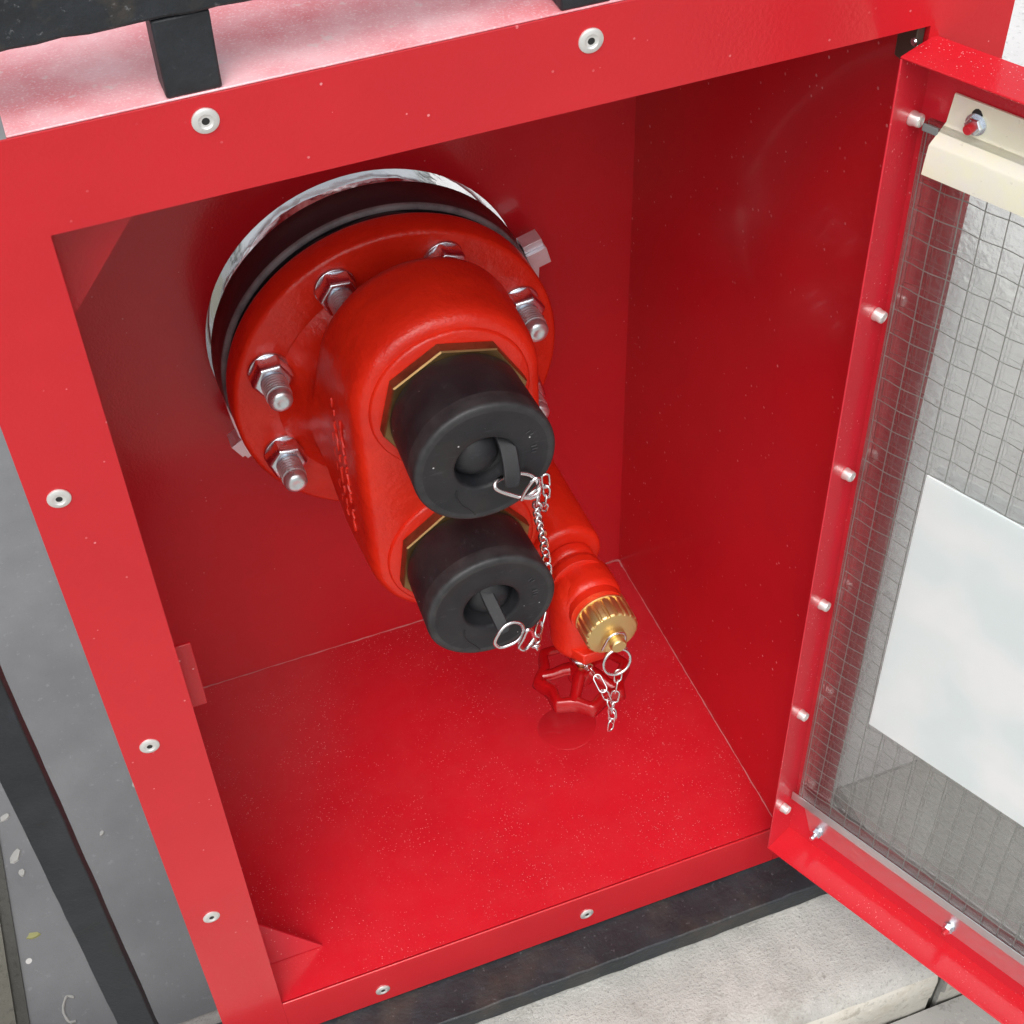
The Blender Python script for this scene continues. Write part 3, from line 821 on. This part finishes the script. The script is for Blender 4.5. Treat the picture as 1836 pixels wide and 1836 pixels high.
chain(ch, [(.2805, .0600, .4860), (.2815, .0650, .4680), (.2870, .0790, .4400), (.2960, .0950, .4080), (.3035, .1080, .3720), (.3070, .1120, .3450), (.3050, .1080, .3180), (.2970, .1000, .2980), (.2880, .0880, .2900), (.2800, .0700, .2980), (.2750, .0610, .3120)], .0140, .0068, .00105)
chain(ch, [(.2875, .0640, .5000), (.2890, .0650, .4860), (.2900, .0690, .4680), (.2905, .0780, .4480)], .0150, .0058, .0009)

# ------------------------------------------------------------------ drain valve
VX, VY = .3535, .128
dv = thing('drain_valve', 'small red drain valve at lower right of the inlet with spoked handwheel', 'valve', (VX, VY, .15))
DV = Vector(dv.location)
def dvo(name, bm, mat, **k):
    o = mkobj(name, bm, mat, dv, **k); o.location = -DV; return o
bm = B(); lathe(bm, [(.010, .1690), (.0232, .1690), (.0238, .1670), (.0236, .1600), (.0218, .1585), (.0218, .1560), (.0245, .1540), (.0250, .1500), (.0246, .145), (.0230, .1440), (.010, .1440)], (.3495, 0, .2730), 'y', 40)
dvo('inlet_nipple', bm, CAST, smooth=True, sharp=50)
bm = B(); lathe(bm, [(.010, .1520), (.0262, .1520), (.0276, .1490), (.0278, .1260), (.0268, .1210), (.0248, .1195), (.0245, .1120), (.010, .1120)], (.3535, 0, .2650), 'y', 48)
dvo('outlet_branch', bm, CAST, smooth=True, sharp=50)
bm = B(); lathe(bm, [(0, .2880), (.012, .2870), (.0215, .2800), (.0265, .2700), (.0278, .2550), (.0270, .2350), (.0255, .2200), (.0262, .2120), (.0255, .2060), (.0230, .2010), (.0170, .1975), (0, .1970)], (VX - .0065, VY + .009, 0), 'z', 48, close=False)
dvo('valve_body', bm, CAST, smooth=True, sharp=50)
bm = B(); lathe(bm, [(.0205, .2180), (.0205, .2060), (.0190, .2040)], (VX - .005, VY - .006, 0), 'z', 6); dvo('hex_flat', bm, CAST, bevel=.0012)
HX, HY, HZ = .3500, .1370, .1500
bm = B(); lathe(bm, [(.0125, .1985), (.0130, .1960), (.0130, .1900), (.0120, .1885), (.0085, .1870), (.0080, .1800)], (HX, HY, 0), 'z', 32, close=True); dvo('bonnet', bm, BRASS, smooth=True, sharp=50)
bm = B(); lathe(bm, [(.0110, .1790), (.0118, .1782), (.0118, .1765), (.0060, .1760)], (HX, HY, 0), 'z', 32); dvo('chain_washer', bm, ZINC, smooth=True, sharp=50)
bm = B(); lathe(bm, [(.0045, .1800), (.0045, .1450)], (HX, HY, 0), 'z', 16); dvo('spindle', bm, BRASS, smooth=True, sharp=50)
# handwheel: scalloped rim, six spokes, hub
bm = B(); N = 112; prof = [(-.0075, .0034), (-.0060, .0052), (-.0010, .0058), (.0012, .0048), (.0022, 0), (.0036, -.0070), (.0018, -.0084), (-.0016, -.0070), (-.0050, -.0020)]
rings = []
for i in range(N):
    a = 2 * PI * i / N
    lob = abs(math.cos(4 * a)) ** .8
    r0 = .0372 + .0072 * (1 - abs(math.sin(4 * a + .6))) ** .85
    rings.append([bm.verts.new((HX + (r0 + u) * math.cos(a), HY + (r0 + u) * math.sin(a), HZ + v)) for u, v in prof])
for i in range(N):
    k = (i + 1) % N
    for j in range(len(prof)):
        l = (j + 1) % len(prof); bm.faces.new((rings[i][j], rings[k][j], rings[k][l], rings[i][l]))
dvo('handwheel_rim', bm, ENAMEL, smooth=True, sharp=65)
for s in range(5):
    a = math.radians(20 + 72 * s); bm = B()
    tube(bm, [(HX + r * math.cos(a), HY + r * math.sin(a), HZ + h) for r, h in ((.008, .008), (.016, .007), (.026, .002), (.037, 0))], [.0066, .0060, .0054, .0060], n=10)
    dvo('handwheel_spoke', bm, ENAMEL, smooth=True)
bm = B(); lathe(bm, [(.0050, .1640), (.0115, .1635), (.0125, .1600), (.0130, .1460), (.0110, .1430), (0, .1430)], (HX, HY, 0), 'z', 32, close=False); dvo('handwheel_hub', bm, ENAMEL, smooth=True, sharp=60)

# ------------------------------------------------------------------ brass cap on the drain outlet
BCX, BCZ = .3570, .2600
bc = thing('brass_cap', 'ribbed brass blanking cap on the drain valve outlet', 'cap', (BCX, .084, BCZ))
BL = Vector(bc.location)
def bco(name, bm, mat, **k):
    o = mkobj(name, bm, mat, bc, **k); o.location = -BL; return o
bm = B(); lathe(bm, [(.015, .1165), (.0242, .1165), (.0248, .1155), (.0248, .1140), (.0240, .1130), (.0240, .1120), (.0246, .1112), (.0246, .1096), (.0236, .1088), (.015, .1088)], (BCX, 0, BCZ), 'y', 64)
bco('thread_collar', bm, BRASS, smooth=True, sharp=50)
bm = B(); N = 168
def knurl(r, a, i):
    if r < .0235: return r
    f = (a * 21 / (2 * PI)) % 1
    return r - (.0016 if .62 < f < .95 else (.0008 if .55 < f <= .62 or f >= .95 else 0))
lathe(bm, [(.020, .1086), (.0240, .1086), (.0247, .1078), (.0247, .0890), (.0240, .0876), (.0228, .0868), (.0216, .0866), (.010, .0868), (0, .0868)], (BCX, 0, BCZ), 'y', N, rf=knurl, close=False)
bco('ribbed_cap', bm, BRASS, smooth=True, sharp=35)
bm = B(); lathe(bm, [(.0062, .0868), (.0062, .0820), (.0074, .0815), (.0074, .0775), (.0064, .0762), (0, .0760)], (BCX + .002, 0, BCZ - .0065), 'y', 32, close=False)
bco('swivel_button', bm, BRASS, smooth=True, sharp=50)
kx, kz = BCX + .002, BCZ - .0065
bm = B(); tube(bm, smoothpath([(kx - .0125, .0845, kz - .0075), (kx - .0095, .084, kz + .0010), (kx - .0065, .0838, kz + .0070), (kx, .0838, kz + .0098), (kx + .0072, .084, kz + .0066), (kx + .0092, .084, kz - .0006), (kx + .0078, .083, kz - .008), (kx + .0090, .0800, kz - .0125)], k=5), .0012, n=8)
bco('wire_clip', bm, CHAINM, smooth=True)
bm = B(); rcx, rcz = .3575, .2330
tube(bm, [(rcx + .0128 * math.cos(a * PI / 20), .0770 + .003 * math.sin(a * PI / 20), rcz + .0135 * math.sin(a * PI / 20)) for a in range(40)], .0014, True, 10)
bco('split_ring', bm, CHAINM, smooth=True)
c2 = thing('hanging_chain', 'short steel chain hanging from the ring of the brass cap', 'chain', (.357, .077, .22))
chain(c2, [(.3595, .0775, .2205), (.3590, .0770, .2040), (.3572, .0772, .1880), (.3556, .0772, .1700), (.3545, .0775, .1520), (.3540, .078, .1330)], .0165, .0072, .00085, .25)
chain(c2, [(.3475, .1240, .1780), (.3440, .1080, .1960), (.3430, .0930, .2060), (.3450, .0800, .2020), (.3490, .0778, .1850), (.3540, .0775, .1680), (.3560, .0775, .1500)], .0175, .0072, .00085, .25)

# water ring on the cabinet floor
bm = B(); pts = []
for i in range(40):
    a = 2 * PI * i / 40; r = 1 + .05 * math.sin(2 * a + 1) + .03 * math.sin(3 * a)
    pts.append((.3560 + .0300 * r * math.cos(a), .1850 + .0290 * r * math.sin(a)))
cv = bm.verts.new((.356, .185, .0012)); r1 = [bm.verts.new((.356 + (x - .356) * .93, .185 + (y - .185) * .93, .0012)) for x, y in pts]; r2 = [bm.verts.new((x, y, .0001)) for x, y in pts]
for i in range(40):
    k = (i + 1) % 40; bm.faces.new((cv, r1[i], r1[k])); bm.faces.new((r1[i], r2[i], r2[k], r1[k]))
bm.faces.new(list(reversed(r2)))
tag(mkobj('puddle', bm, WATER, smooth=True), 'small round water puddle on the red cabinet floor below the handwheel', 'puddle')

# bits on the ground outside, left of the cabinet
def flake(x, y, z, s, label, mat=FLAKE, cat='paint flake', name='paint_flake', el=1.5):
    bm = B(); n = 9; rot = random.uniform(0, 3)
    v = []
    for i in range(n):
        a = 2 * PI * i / n; r = s * random.uniform(.6, 1.1); u, w_ = r * el * math.cos(a), r * math.sin(a)
        v.append((x + u * math.cos(rot) - w_ * math.sin(rot), y + u * math.sin(rot) + w_ * math.cos(rot)))
    a_ = [bm.verts.new((p[0], p[1], z)) for p in v]; b_ = [bm.verts.new((x + (p[0] - x) * .85, y + (p[1] - y) * .85, z + .002)) for p in v]
    bm.faces.new(b_)
    for i in range(n):
        k = (i + 1) % n; bm.faces.new((a_[i], a_[k], b_[k], b_[i]))
    return tag(mkobj(name, bm, mat), label, cat, 'flakes on the grey ground' if cat == 'paint flake' else None)
GZ = -.352
FL = [(-.2696, .5589, .0050, 'pale flake on the grey ground, uppermost of those left of the black baluster'),
      (-.2647, .4971, .0072, 'largest pale flake on the grey ground left of the black baluster'),
      (-.2596, .4694, .0048, 'narrow pale flake just below the largest one on the grey ground'),
      (-.1555, .4893, .0036, 'small white chip on the ground between baluster and cabinet frame'),
      (-.1034, .5462, .0026, 'tiny white chip on the ground close beside the cabinet frame')]
for x, y, s, lb in FL: flake(x, y, GZ, s, lb)
flake(-.2594, .3770, GZ, .0058, 'yellowish fallen leaf on the grey ground beside the black baluster', LEAFM, 'leaf', 'fallen_leaf', 1.7)
bm = B(); tube(bm, smoothpath([(-.232 + .009 * math.cos(a), .2657 + .016 * math.sin(a) + random.uniform(-.002, .002), GZ + .0006) for a in (.9, 1.8, 2.6, 3.4, 4.2, 5.0)], k=4), [.0012 + .0009 * abs(math.sin(i)) for i in range(21)], n=6)
tag(mkobj('dried_spill', bm, FLAKE, smooth=True), 'curved pale dried splash on the grey ground near the foot of the black baluster', 'splash')
